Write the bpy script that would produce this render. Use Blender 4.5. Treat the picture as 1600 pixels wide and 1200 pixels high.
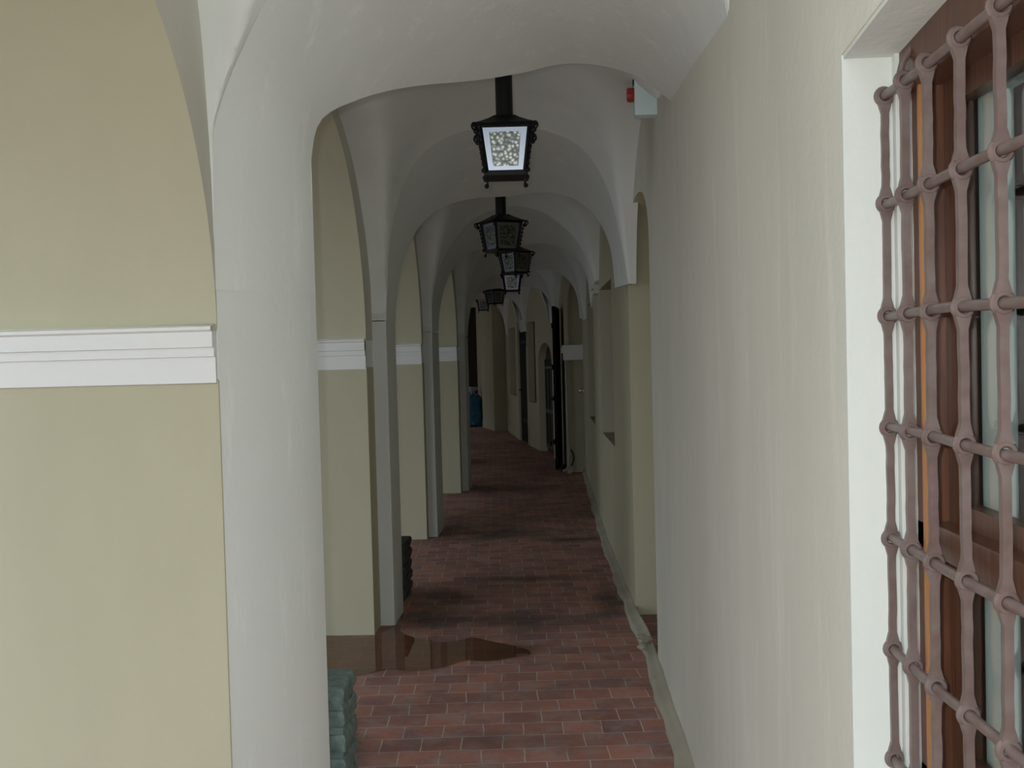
import bpy, bmesh, math, random
from mathutils import Vector, Matrix
random.seed(7)
for o in list(bpy.data.objects): bpy.data.objects.remove(o)
SC = bpy.context.scene
COL = SC.collection
PI = math.pi

# ------------------------------------------------------------------ camera
YAW, PITCH, ROLL = 0.0419185, -0.0279948, math.radians(1.5)
F = Vector((-math.sin(YAW)*math.cos(PITCH), math.cos(YAW)*math.cos(PITCH), math.sin(PITCH)))
R = Vector((math.cos(YAW), math.sin(YAW), 0)); U = R.cross(F)
R2 = R*math.cos(ROLL) - U*math.sin(ROLL); U2 = U*math.cos(ROLL) + R*math.sin(ROLL)
cd = bpy.data.cameras.new('camera'); cam = bpy.data.objects.new('camera', cd); COL.objects.link(cam)
m = Matrix((R2, U2, -F)).transposed().to_4x4(); m.translation = (0, 0, 1.7)
cam.matrix_world = m
cd.sensor_width = 36.0; cd.sensor_fit = 'HORIZONTAL'; cd.lens = 36.0*1650/1600
cd.clip_start = 0.02; cd.clip_end = 200
SC.camera = cam

# ------------------------------------------------------------------ light
w = bpy.data.worlds.new('world'); SC.world = w; w.use_nodes = True
bg = w.node_tree.nodes['Background']
bg.inputs['Color'].default_value = (0.82, 0.925, 1.0, 1)     # overcast sky, brighter overhead than at the horizon
_g = w.node_tree.nodes.new('ShaderNodeTexCoord'); _s = w.node_tree.nodes.new('ShaderNodeSeparateXYZ')
_m = w.node_tree.nodes.new('ShaderNodeMapRange')
w.node_tree.links.new(_g.outputs['Generated'], _s.inputs[0]); _p = w.node_tree.nodes.new('ShaderNodeMath'); _p.operation = 'POWER'; _p.inputs[1].default_value = 1.7; _p.use_clamp = True
w.node_tree.links.new(_s.outputs['Z'], _p.inputs[0]); w.node_tree.links.new(_p.outputs[0], _m.inputs['Value'])
_m.inputs['From Min'].default_value = 0; _m.inputs['From Max'].default_value = 1
_m.inputs['To Min'].default_value = 1.3; _m.inputs['To Max'].default_value = 6.2
w.node_tree.links.new(_m.outputs[0], bg.inputs['Strength'])
# the camera's own flash, just left of and above the lens
fl = bpy.data.lights.new('camera_flash', 'POINT'); fl.energy = 75; fl.shadow_soft_size = 0.012
fl.color = (0.98, 1.0, 0.97)
fo = bpy.data.objects.new('camera_flash', fl); fo.location = (-0.065, 0.0, 1.76); COL.objects.link(fo)

vs = SC.view_settings
vs.view_transform = 'Standard'; vs.look = 'None'; vs.gamma = 1; vs.exposure = 0.0
vs.use_curve_mapping = False

# ------------------------------------------------------------------ helpers
class MB:
    """collects faces, then links them as ONE mesh object"""
    def __init__(s): s.bm = bmesh.new(); s.mi = 0
    def face(s, pts, mi=None):
        vs_ = [s.bm.verts.new(p) for p in pts]
        try: f = s.bm.faces.new(vs_)
        except ValueError: return None
        f.material_index = s.mi if mi is None else mi
        return f
    def grid(s, rows, mi=None, closed=False):
        V = [[s.bm.verts.new(p) for p in r] for r in rows]
        n = len(rows[0])
        for a in range(len(rows)-1):
            for b in range(n if closed else n-1):
                c = (b+1) % n
                try: f = s.bm.faces.new((V[a][b], V[a][c], V[a+1][c], V[a+1][b]))
                except ValueError: continue
                f.material_index = s.mi if mi is None else mi
        return V
    def box(s, x0, x1, y0, y1, z0, z1, mi=None, M=None, bev=0):
        r = bmesh.ops.create_cube(s.bm, size=1)
        T = Matrix.Translation(((x0+x1)/2, (y0+y1)/2, (z0+z1)/2)) @ Matrix.Diagonal((x1-x0, y1-y0, z1-z0, 1))
        if M is not None: T = M @ T
        bmesh.ops.transform(s.bm, matrix=T, verts=r['verts'])
        fs = set(f for v in r['verts'] for f in v.link_faces)
        if bev:
            es = list(set(e for v in r['verts'] for e in v.link_edges))
            g = bmesh.ops.bevel(s.bm, geom=es, offset=bev, segments=2, affect='EDGES', profile=0.6)
            fs = set(g['faces']) | set(f for f in fs if f.is_valid)
        for f in fs:
            if f.is_valid: f.material_index = s.mi if mi is None else mi
    def tube(s, pts, r, n=10, mi=None, caps=True, tw=0):
        pts = [Vector(p) for p in pts]; rows = []
        rr = r if isinstance(r, (list, tuple)) else [r]*len(pts)
        up = None
        for i, p in enumerate(pts):
            d = (pts[min(i+1, len(pts)-1)] - pts[max(i-1, 0)]).normalized()
            if up is None:
                up = Vector((0, 0, 1)) if abs(d.z) < .9 else Vector((1, 0, 0))
            a = (up - d*up.dot(d)).normalized(); b = d.cross(a); up = a
            rows.append([p + (a*math.cos(2*PI*k/n+tw*i) + b*math.sin(2*PI*k/n+tw*i))*rr[i] for k in range(n)])
        V = s.grid(rows, mi, closed=True)
        if caps:
            for row in (V[0][::-1], V[-1]):
                try: s.bm.faces.new(row).material_index = s.mi if mi is None else mi
                except ValueError: pass
    def lathe(s, prof, c=(0, 0, 0), n=20, mi=None, axis='z'):
        rows = []
        for r, h in prof:
            row = []
            for k in range(n):
                a = 2*PI*k/n; u, v = r*math.cos(a), r*math.sin(a)
                p = {'z': (u, v, h), 'x': (h, u, v), 'y': (u, h, v)}[axis]
                row.append((c[0]+p[0], c[1]+p[1], c[2]+p[2]))
            rows.append(row)
        V = s.grid(rows, mi, closed=True)
        for row in (V[0][::-1], V[-1]):
            try: s.bm.faces.new(row).material_index = s.mi if mi is None else mi
            except ValueError: pass
    def sphere(s, c, r, n=8, mi=None, sc=(1, 1, 1)):
        q = bmesh.ops.create_uvsphere(s.bm, u_segments=n, v_segments=max(4, n-2), radius=r)
        bmesh.ops.transform(s.bm, matrix=Matrix.Translation(c) @ Matrix.Diagonal((*sc, 1)), verts=q['verts'])
        for f in set(f for v in q['verts'] for f in v.link_faces): f.material_index = s.mi if mi is None else mi
    def torus(s, c, R_, r_, axis='y', n=16, k=8, mi=None):
        rows = []
        for i in range(n+1):
            a = 2*PI*i/n; row = []
            for j in range(k):
                b = 2*PI*j/k; q = R_ + r_*math.cos(b); h = r_*math.sin(b)
                u, v = q*math.cos(a), q*math.sin(a)
                p = {'z': (u, v, h), 'x': (h, u, v), 'y': (u, h, v)}[axis]
                row.append((c[0]+p[0], c[1]+p[1], c[2]+p[2]))
            rows.append(row)
        s.grid(rows, mi, closed=True)
    def build(s, name, mats, parent=None, smooth=True, angle=35, weld=True):
        if weld: bmesh.ops.remove_doubles(s.bm, verts=s.bm.verts, dist=1e-5)
        bmesh.ops.recalc_face_normals(s.bm, faces=s.bm.faces)
        me = bpy.data.meshes.new(name); s.bm.to_mesh(me); s.bm.free()
        for m_ in (mats if isinstance(mats, (list, tuple)) else [mats]): me.materials.append(m_)
        if smooth:
            for p in me.polygons: p.use_smooth = True
            me.set_sharp_from_angle(angle=math.radians(angle))
        o = bpy.data.objects.new(name, me); COL.objects.link(o)
        if smooth:
            wn = o.modifiers.new('even_shading', 'WEIGHTED_NORMAL'); wn.keep_sharp = True; wn.weight = 80
        if parent: o.parent = parent
        return o

def tag(o, label=None, cat=None, group=None, kind=None):
    if label: o['label'] = label
    if cat: o['category'] = cat
    if group: o['group'] = group
    if kind: o['kind'] = kind
    return o
def thing(name, label, cat, loc=(0, 0, 0), rz=0, group=None):
    o = bpy.data.objects.new(name, None); o.empty_display_size = .1
    COL.objects.link(o); o.location = loc; o.rotation_euler = (0, 0, rz)
    return tag(o, label, cat, group)
def copy_tree(o, parent=None):
    c = o.copy(); COL.objects.link(c)
    if parent: c.parent = parent
    for ch in list(o.children): copy_tree(ch, c)
    return c

def lerp(a, b, t): return a + (b-a)*t
def interp(tab, x):
    if x <= tab[0][0]: return tab[0][1]
    for (x0, y0), (x1, y1) in zip(tab, tab[1:]):
        if x <= x1: return lerp(y0, y1, (x-x0)/(x1-x0))
    return tab[-1][1]
def smoothline(pts, n):
    """Catmull-Rom through pts, then n samples evenly along its length"""
    P = [Vector(p) for p in pts]; out = []
    for i in range(len(P)-1):
        a, b, c, d = P[max(i-1, 0)], P[i], P[i+1], P[min(i+2, len(P)-1)]
        la, lb, lc = max((b-a).length, 1e-4)**.5, (c-b).length**.5, max((d-c).length, 1e-4)**.5
        m1 = ((b-a)/la**2*lb**2 if i else (c-b)); m2 = ((d-c)/lc**2*lb**2 if i < len(P)-2 else (c-b))
        m1 = lerp(m1, c-b, .5); m2 = lerp(m2, c-b, .5)
        for k in range(12):
            t = k/12
            out.append(b*(2*t**3-3*t*t+1) + m1*(t**3-2*t*t+t)*1 + c*(3*t*t-2*t**3) + m2*(t**3-t*t))
    out.append(P[-1])
    L = [0]
    for a, b in zip(out, out[1:]): L.append(L[-1]+(b-a).length)
    res = []; j = 0
    for k in range(n):
        s_ = L[-1]*k/(n-1)
        while j < len(L)-2 and L[j+1] < s_: j += 1
        t = (s_-L[j])/max(L[j+1]-L[j], 1e-9)
        res.append(out[j].lerp(out[j+1], min(t, 1)))
    return res

# ------------------------------------------------------------------ materials
def mat(name, col, rough=.8, metal=0, spec=.3):
    m_ = bpy.data.materials.new(name); m_.use_nodes = True
    b = m_.node_tree.nodes['Principled BSDF']
    b.inputs['Base Color'].default_value = (*col, 1); b.inputs['Roughness'].default_value = rough
    b.inputs['Metallic'].default_value = metal; b.inputs['Specular IOR Level'].default_value = spec
    return m_
def nd(m_, t, **kw):
    n = m_.node_tree.nodes.new(t)
    for k, v in kw.items():
        if k.startswith('i_'):
            n.inputs[k[2:].replace('_', ' ')].default_value = v
        else: setattr(n, k, v)
    return n
def lk(m_, a, b): m_.node_tree.links.new(a, b)
def coords(m_, scale=(1, 1, 1), loc=(0, 0, 0)):
    tc = nd(m_, 'ShaderNodeTexCoord'); mp = nd(m_, 'ShaderNodeMapping')
    mp.inputs['Scale'].default_value = scale; mp.inputs['Location'].default_value = loc
    lk(m_, tc.outputs['Object'], mp.inputs['Vector']); return mp.outputs[0]
def noise(m_, vec, scale, detail=4, rough=.55):
    n = nd(m_, 'ShaderNodeTexNoise'); n.inputs['Scale'].default_value = scale
    n.inputs['Detail'].default_value = detail; n.inputs['Roughness'].default_value = rough
    lk(m_, vec, n.inputs['Vector']); return n.outputs['Fac']
def ramp(m_, fac, stops):
    r = nd(m_, 'ShaderNodeValToRGB'); e = r.color_ramp.elements
    while len(e) < len(stops): e.new(.5)
    for q, (p, c) in zip(e, stops): q.position = p; q.color = (*c, 1) if len(c) == 3 else c
    lk(m_, fac, r.inputs[0]); return r.outputs[0]
def mix(m_, fac, a, b, mode='MIX'):
    n = nd(m_, 'ShaderNodeMix', data_type='RGBA', blend_type=mode)
    for s_, v in ((n.inputs['Factor'], fac), (n.inputs[6], a), (n.inputs[7], b)):
        if hasattr(v, 'is_output'): lk(m_, v, s_)
        else: s_.default_value = v if isinstance(v, (int, float)) else (*v, 1)
    return n.outputs[2]
def bump(m_, h, strength, dist=.01):
    b = nd(m_, 'ShaderNodeBump'); b.inputs['Strength'].default_value = strength; b.inputs['Distance'].default_value = dist
    lk(m_, h, b.inputs['Height']); lk(m_, b.outputs[0], m_.node_tree.nodes['Principled BSDF'].inputs['Normal'])
def setcol(m_, c): lk(m_, c, m_.node_tree.nodes['Principled BSDF'].inputs['Base Color'])

def plaster(name, col, var=.06, streak=0.0, vscale=.35, bstr=.25):
    m_ = mat(name, col, .9, spec=.15)
    c1 = tuple(max(0, v*(1-var)) for v in col); c2 = tuple(min(1, v*(1+var)) for v in col)
    o1 = coords(m_, (1, 1, vscale))
    c = ramp(m_, noise(m_, o1, 2.4, 6), [(.3, c1), (.7, c2)])
    if streak:
        s_ = noise(m_, coords(m_, (7, 7, .9)), 1.6, 7, .7)
        c = mix(m_, ramp(m_, s_, [(.55, (0, 0, 0)), (.72, (streak,)*3)]), c, tuple(min(1, v*1.22) for v in col))
    setcol(m_, c)
    bump(m_, noise(m_, coords(m_), 38, 5), bstr, .006)
    return m_
M_yellow = plaster('cream_paint', (.565, .535, .395), .04)
M_lime = plaster('grey_limewash', (.74, .77, .75), .04, .5)
M_vault = plaster('vault_limewash', (.84, .87, .85), .04, .0, 1)
M_wallr = plaster('pale_limewash', (.66, .645, .57), .05, .45)
M_white = plaster('white_trim_paint', (.90, .91, .90), .02)
M_reveal = plaster('white_reveal_plaster', (.64, .66, .62), .03)
M_skirt = plaster('mortar_skirting', (.42, .385, .31), .15, 0, 1, .6)

# brick paving
M_floor = mat('brick_paving', (.2, .1, .08), .75, spec=.35)
v = coords(M_floor)
wob = nd(M_floor, 'ShaderNodeTexNoise'); wob.inputs['Scale'].default_value = 3.0; lk(M_floor, v, wob.inputs['Vector'])
va = nd(M_floor, 'ShaderNodeVectorMath', operation='MULTIPLY_ADD'); lk(M_floor, wob.outputs['Color'], va.inputs[0])
va.inputs[1].default_value = (.03, .03, 0); lk(M_floor, v, va.inputs[2])
rt = nd(M_floor, 'ShaderNodeMapping'); rt.inputs['Rotation'].default_value = (0, 0, math.radians(-3.2)); lk(M_floor, va.outputs[0], rt.inputs[0])
br = nd(M_floor, 'ShaderNodeTexBrick'); lk(M_floor, rt.outputs[0], br.inputs['Vector'])
br.offset = .5; br.inputs['Scale'].default_value = 1; br.inputs['Brick Width'].default_value = .18
br.inputs['Row Height'].default_value = .156 / 2 * 1.0; br.inputs['Mortar Size'].default_value = .0032
br.inputs['Row Height'].default_value = .156
br.inputs['Mortar Smooth'].default_value = .3; br.inputs['Bias'].default_value = 0
br.inputs['Color1'].default_value = (.48, .22, .165, 1); br.inputs['Color2'].default_value = (.27, .125, .11, 1)
br.inputs['Mortar'].default_value = (.52, .47, .41, 1)
c = br.outputs['Color']
c = mix(M_floor, ramp(M_floor, noise(M_floor, coords(M_floor), 7, 8, .7), [(.45, (0, 0, 0)), (.75, (.75, .75, .75))]), c, (.40, .33, .32))
c = mix(M_floor, ramp(M_floor, noise(M_floor, coords(M_floor, (1, 1.4, 1), (7, 2, 0)), 4.5, 5, .6), [(.52, (0, 0, 0)), (.68, (.6, .6, .6))]), c, (.17, .13, .15))
c = mix(M_floor, ramp(M_floor, noise(M_floor, coords(M_floor, (1, 1.3, 1), (1, 9, 0)), 5.5, 5, .6), [(.55, (0, 0, 0)), (.72, (.5, .5, .5))]), c, (.50, .21, .09))
c = mix(M_floor, ramp(M_floor, noise(M_floor, coords(M_floor, (1, 1.7, 1), (3, 1, 0)), 1.05, 6, .62), [(.50, (0, 0, 0)), (.70, (.5, .5, .5))]), c, (.075, .058, .055))
stain_shade = None      # dirt stains by the pillars and puddle, with the pillars' shade painted in
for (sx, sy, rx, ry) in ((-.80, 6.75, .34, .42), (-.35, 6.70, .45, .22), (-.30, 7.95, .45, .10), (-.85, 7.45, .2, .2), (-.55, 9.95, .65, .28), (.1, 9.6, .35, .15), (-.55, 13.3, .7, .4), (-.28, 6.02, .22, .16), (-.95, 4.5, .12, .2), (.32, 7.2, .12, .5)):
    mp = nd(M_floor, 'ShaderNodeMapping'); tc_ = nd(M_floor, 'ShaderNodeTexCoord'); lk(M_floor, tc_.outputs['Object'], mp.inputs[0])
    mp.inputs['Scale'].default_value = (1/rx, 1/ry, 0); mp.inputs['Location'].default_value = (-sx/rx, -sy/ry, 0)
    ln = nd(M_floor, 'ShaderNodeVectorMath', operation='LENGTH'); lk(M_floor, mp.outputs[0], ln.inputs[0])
    if stain_shade is None: stain_shade = ln.outputs['Value']
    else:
        mn = nd(M_floor, 'ShaderNodeMath', operation='MINIMUM'); lk(M_floor, stain_shade, mn.inputs[0]); lk(M_floor, ln.outputs['Value'], mn.inputs[1]); stain_shade = mn.outputs[0]
ad = nd(M_floor, 'ShaderNodeMath', operation='MULTIPLY_ADD'); lk(M_floor, noise(M_floor, coords(M_floor), 5, 7, .7), ad.inputs[0]); ad.inputs[1].default_value = 2.0; lk(M_floor, stain_shade, ad.inputs[2])
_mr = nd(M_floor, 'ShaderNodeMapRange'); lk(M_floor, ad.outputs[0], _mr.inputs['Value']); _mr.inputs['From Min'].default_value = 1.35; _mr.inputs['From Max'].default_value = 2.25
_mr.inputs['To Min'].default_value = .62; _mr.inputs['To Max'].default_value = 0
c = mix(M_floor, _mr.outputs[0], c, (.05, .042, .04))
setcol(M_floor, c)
hb = nd(M_floor, 'ShaderNodeMath', operation='MULTIPLY_ADD'); lk(M_floor, br.outputs['Fac'], hb.inputs[0]); hb.inputs[1].default_value = -1
lk(M_floor, noise(M_floor, coords(M_floor), 25, 5), hb.inputs[2])
bump(M_floor, hb.outputs[0], .5, .005)

M_court = plaster('court_paving', (.15, .145, .135), .12, 0, 1, .5)
M_iron = mat('black_iron', (.012, .013, .014), .45, .3, .4)
M_irond = mat('black_door_iron', (.006, .006, .006), .6, .1, .2)
M_glass = mat('pebbled_lamp_glass', (.75, .8, .8), .30, .85, .8)
vo = nd(M_glass, 'ShaderNodeTexVoronoi'); vo.inputs['Scale'].default_value = 55; lk(M_glass, coords(M_glass), vo.inputs['Vector'])
setcol(M_glass, ramp(M_glass, vo.outputs['Distance'], [(.2, (.34, .34, .30)), (.6, (.09, .10, .10))]))
bump(M_glass, vo.outputs['Distance'], .8, .0012)
M_glassedge = mat('frosted_glass_edge', (.26, .28, .34), .30, .95, .8)
M_bulb = mat('opal_bulb_glass', (.8, .82, .8), .2)
M_grille = mat('grille_brown_paint', (.105, .075, .068), .38, .0, .5)
setcol(M_grille, ramp(M_grille, noise(M_grille, coords(M_grille), 30, 5), [(.3, (.12, .075, .066)), (.75, (.17, .130, .118))]))
M_wood = mat('varnished_window_wood', (.16, .06, .025), .35, 0, .5)
wv = noise(M_wood, coords(M_wood, (40, 40, 2)), 3, 5)
setcol(M_wood, ramp(M_wood, wv, [(.3, (.055, .020, .011)), (.7, (.12, .048, .024))]))
M_wood2 = mat('pale_window_paint', (.72, .84, .80), .4)
M_pane = mat('window_glass', (.9, .95, .95), .03, 0, .5)
M_pane.node_tree.nodes['Principled BSDF'].inputs['Transmission Weight'].default_value = 1
M_pane.node_tree.nodes['Principled BSDF'].inputs['IOR'].default_value = 1.45
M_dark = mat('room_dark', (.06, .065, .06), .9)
M_curtain = mat('net_curtain', (.52, .60, .60), .9)
M_darkpane = mat('dark_glass', (.012, .016, .016), .12, 0, .6)
M_doorwood = mat('dark_door_wood', (.035, .022, .016), .5)
setcol(M_doorwood, ramp(M_doorwood, noise(M_doorwood, coords(M_doorwood, (12, 12, 1)), 3, 4), [(.3, (.02, .012, .009)), (.7, (.05, .032, .022))]))
M_tealstone = mat('glazed_teal_stone', (.12, .19, .19), .5, 0, .5)
setcol(M_tealstone, ramp(M_tealstone, noise(M_tealstone, coords(M_tealstone), 22, 6), [(.3, (.11, .165, .16)), (.7, (.25, .345, .33))]))
bump(M_tealstone, noise(M_tealstone, coords(M_tealstone), 40, 5), .6, .006)
M_greystone = mat('dark_grey_stone', (.06, .06, .065), .8)
bump(M_greystone, noise(M_greystone, coords(M_greystone), 35, 5), .6, .006)
M_bag = mat('blue_plastic', (.01, .13, .24), .28, 0, .6)
M_bagtop = mat('white_plastic', (.5, .55, .75), .4, 0, .5)
M_alarm = mat('alarm_housing_paint', (.72, .86, .88), .4)
M_red = mat('red_beacon_lens', (.38, .02, .015), .2, 0, .7)
M_brass = mat('bright_metal_knob', (.85, .82, .70), .12, 1)
M_pipe = mat('pipe_white_paint', (.45, .45, .42), .5)
M_water = mat('puddle_water', (.10, .055, .04), .0, 0, .5)
_b = M_water.node_tree.nodes['Principled BSDF']
_b.inputs['Transmission Weight'].default_value = .80; _b.inputs['IOR'].default_value = 1.33
_b.inputs['Base Color'].default_value = (.42, .22, .13, 1)

# ------------------------------------------------------------------ plan of the arcade
XRT = [(-2.5, .51), (6.0, .51), (6.8, .475), (9.4, .42), (14.9, .385), (15.0, .385)]
def XR(y): return interp(XRT, y)
# pillars: body front, pilaster front, pilaster back, body back, court-wall plane, pilaster plane
P = [(.35, .55, 1.10, 1.30, -1.02, -.90),
     (3.34, 3.347, 3.72, 3.92, -1.08, -.845),
     (6.39, 6.62, 7.00, 7.20, -1.15, -1.06),
     (9.74, 9.87, 10.41, 10.62, -1.235, -1.15),
     (12.99, 13.20, 13.65, 13.85, -1.21, -1.13),
     (16.2, 16.45, 16.9, 17.1, -1.62, -1.52),
     (19.4, 19.65, 20.1, 20.3, -2.15, -2.05),
     (22.7, 22.95, 23.4, 23.6, -2.68, -2.58)]
TOP = 3.75
IMP0, IMP1 = 1.635, 1.82
FARW = [(15.35, .13), (15.9, .14), (17.54, -.13), (20.5, -.70), (23.65, -1.12)]
def XF(y): return interp(FARW, y)
def XRIGHT(y): return XR(y) if y < 14.95 else XF(y)

AN = 56
def norm_profile(pts, xl, xr, zadd=0):
    x0, x1 = pts[0][0], pts[-1][0]
    return [(lerp(xl, xr, (x-x0)/(x1-x0)), z+zadd) for x, z in pts]
front2 = [(-1.06, 1.93), (-1.045, 2.25), (-.98, 2.62), (-.89, 2.86), (-.80, 2.97), (-.64, 3.07), (-.46, 3.115), (-.28, 3.13), (-.04, 3.09), (.16, 3.0), (.28, 2.86), (.36, 2.68), (.43, 2.35), (.465, 2.12)]
back2 = [(-1.06, 1.93), (-1.05, 2.08), (-1.0, 2.36), (-.9, 2.58), (-.76, 2.69), (-.61, 2.73), (-.3, 2.745), (-.01, 2.76), (.16, 2.71), (.3, 2.59), (.38, 2.41), (.41, 2.12)]
front1 = [(-1.08, 1.93), (-1.08, 2.18), (-1.076, 2.40), (-1.035, 2.54), (-.965, 2.68), (-.87, 2.84), (-.74, 3.01), (-.53, 3.17), (-.25, 3.24), (.02, 3.23), (.25, 3.1), (.40, 2.93), (.48, 2.78), (.51, 2.64)]
back1 = [(-.845, 1.93), (-.845, 2.18), (-.842, 2.43), (-.81, 2.55), (-.69, 2.63), (-.56, 2.68), (-.26, 2.75), (-.09, 2.80), (.06, 2.85), (.24, 2.86), (.38, 2.83), (.51, 2.75)]
front3 = [(-1.15, 1.93), (-1.13, 2.3), (-.98, 2.69), (-.75, 2.96), (-.41, 3.08), (-.12, 3.03), (.14, 2.84), (.25, 2.70), (.33, 2.52), (.38, 2.36)]
ARCH = []   # (front profile, back profile)
ARCH.append((norm_profile(front2, -.90, .51, .1), norm_profile(back2, -.90, .51, .1)))
ARCH.append((front1, back1))
ARCH.append((front2, back2))
ARCH.append((front3, norm_profile(back2, -1.15, .36, .02)))
for i in range(4, 8):
    xl = P[i][5]; xr = XRIGHT(P[i][1]) - .03
    ARCH.append((norm_profile(front2, xl, xr, .0), norm_profile(back2, xl, xr-.04, .02)))
FS = [[(p.x, p.y) for p in smoothline([(x, z, 0) for x, z in a[0]], AN)] for a in ARCH]
BS = [[(p.x, p.y) for p in smoothline([(x, z, 0) for x, z in a[1]], AN)] for a in ARCH]
def back_y(i, x, flat=False):
    """each arch is thicker towards its crown; arch 1 is also splayed to the right"""
    xl, xr = P[i][5], XRIGHT(P[i][1])
    t = min(max((x-xl)/(xr-xl), 0), 1)
    base = lerp(P[1][2], 4.5, t) if i == 1 else P[i][2]
    return base if flat else base + (.42 if i == 1 else .75)*math.sin(PI*t)**.9
def skew(i, x, which):
    if which == 1: return back_y(i, x)
    if i == 1: return lerp(P[1][1], 3.04, min(max((x+1.1)/1.6, 0), 1))
    return P[i][1]
for i in range(8):      # the thicker crown also sits a little higher
    nb = []
    for x, z in BS[i]:
        k_ = back_y(i, x)/back_y(i, x, True)
        nb.append((x if i != 1 else x*k_**.5, 1.7+(z-1.7)*k_))
    BS[i] = nb

# vault height, bay i lies between arch i and arch i+1
def zprof(i, t):
    pts = FS[i]; x0, x1 = pts[0][0], pts[-1][0]
    if i == 1: x0 = -1.08
    xl = P[i][4]
    # t in 0..1 from court wall plane to right wall plane
    x = lerp(xl, XRIGHT(P[i][1]), t)
    if x <= x0+1e-4: return pts[0][1]
    for (a, za), (b, zb) in zip(pts, pts[1:]):
        if b > a and a <= x <= b: return lerp(za, zb, (x-a)/(b-a))
    return pts[-1][1]
def smax(a, b, k=.10):
    h = max(k-abs(a-b), 0)/k
    return max(a, b) + h*h*k*.25
def bay_uv(i, u, v):
    x0a, x0b = P[i][4]-.03, P[i+1][4]-.03
    t = u
    xa = lerp(P[i][4], XRIGHT(P[i][1]), t); xb = lerp(P[i+1][4], XRIGHT(P[i+1][1]), t)
    ya = skew(i, xa, 1); yb = skew(i+1, xb, 0)
    y = lerp(ya, yb, v)
    if i >= 4: xr = XRIGHT(y)
    else: xr = XR(y) if y < 14.9 else XF(y)
    xl = lerp(P[i][4], P[i+1][4], v)
    x = lerp(xl-.02, xr+.03, u)
    ta = (x-xl)/((xr if xr-xl > .1 else 1)-xl); za = zprof(i, ta); zb = zprof(i+1, ta)
    if i == 1 and x > .25: za = max(za, 2.90)
    w_ = v*v*(3-2*v)
    zt = lerp(za, zb, w_) + .11*(1-abs(2*v-1)**4)*(1 if min(za, zb) > 2.6 else max(0, (min(za, zb)-2.2)/.4))
    q = abs(2*v-1)
    zl = 1.98 + 1.10*(1-q**11 if i == 0 else 1-q*q)**.5 if q < 1 else 1.98
    return Vector((x, y, smax(zt, zl, .001+.12*min(1, 5*min(v, 1-v)))))
def vault_z(x, y):
    best = None
    for i in range(0, 7):
        if P[i][2] <= y <= P[i+1][1]+.2:
            v_ = (y-P[i][2])/(P[i+1][1]-P[i][2])
            xl = lerp(P[i][4], P[i+1][4], v_); u = (x-xl)/(XRIGHT(y)-xl)
            return bay_uv(i, u, min(v_, 1)).z
    return 3.05

# ------------------------------------------------------------------ floor and court
b = MB()
b.face([(-3.0, -1.2, 0), (.8, -1.2, 0), (.8, 27, 0), (-6.0, 27, 0), (-3.0, 14, 0)])
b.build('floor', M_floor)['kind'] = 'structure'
b = MB()
b.face([(-45, -30, -.06), (30, -30, -.06), (30, 60, -.06), (-45, 60, -.06)])
tag(b.build('court_ground', M_court), kind='structure')

b = MB(); b.box(-11.5, -10.0, 6.0, 60, -.1, 6.2)  # unseen facade added across the court, cutting sky light to the far bays
for k in range(12):
    for z in (1.2, 4.6): b.box(-10.02, -9.9, 6+k*3.4, 7.2+k*3.4, z, z+1.9)
tag(b.build('court_light_blocker', M_court), kind='structure')

# ------------------------------------------------------------------ vault bays (one ceiling)
b = MB()
def cosp(n): return [.5-.5*math.cos(PI*k/n) for k in range(n+1)]
for i in range(0, 7):
    us = cosp(60); vs_ = cosp(52)
    b.grid([[bay_uv(i, u, v_) for u in us] for v_ in vs_])
# the stretch behind the last arch
b.grid([[Vector((lerp(-5, -1.3, u), y, 2.95)) for u in (0, 1)] for y in (23.3, 26.1)])
b.build('ceiling', M_vault, angle=70)['kind'] = 'structure'
# attic floor that closes the vaults from above
b = MB(); b.box(-6, 1.2, .4, 27, TOP-.02, TOP+.2)
tag(b.build('ceiling_attic', M_vault), kind='structure')

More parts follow.
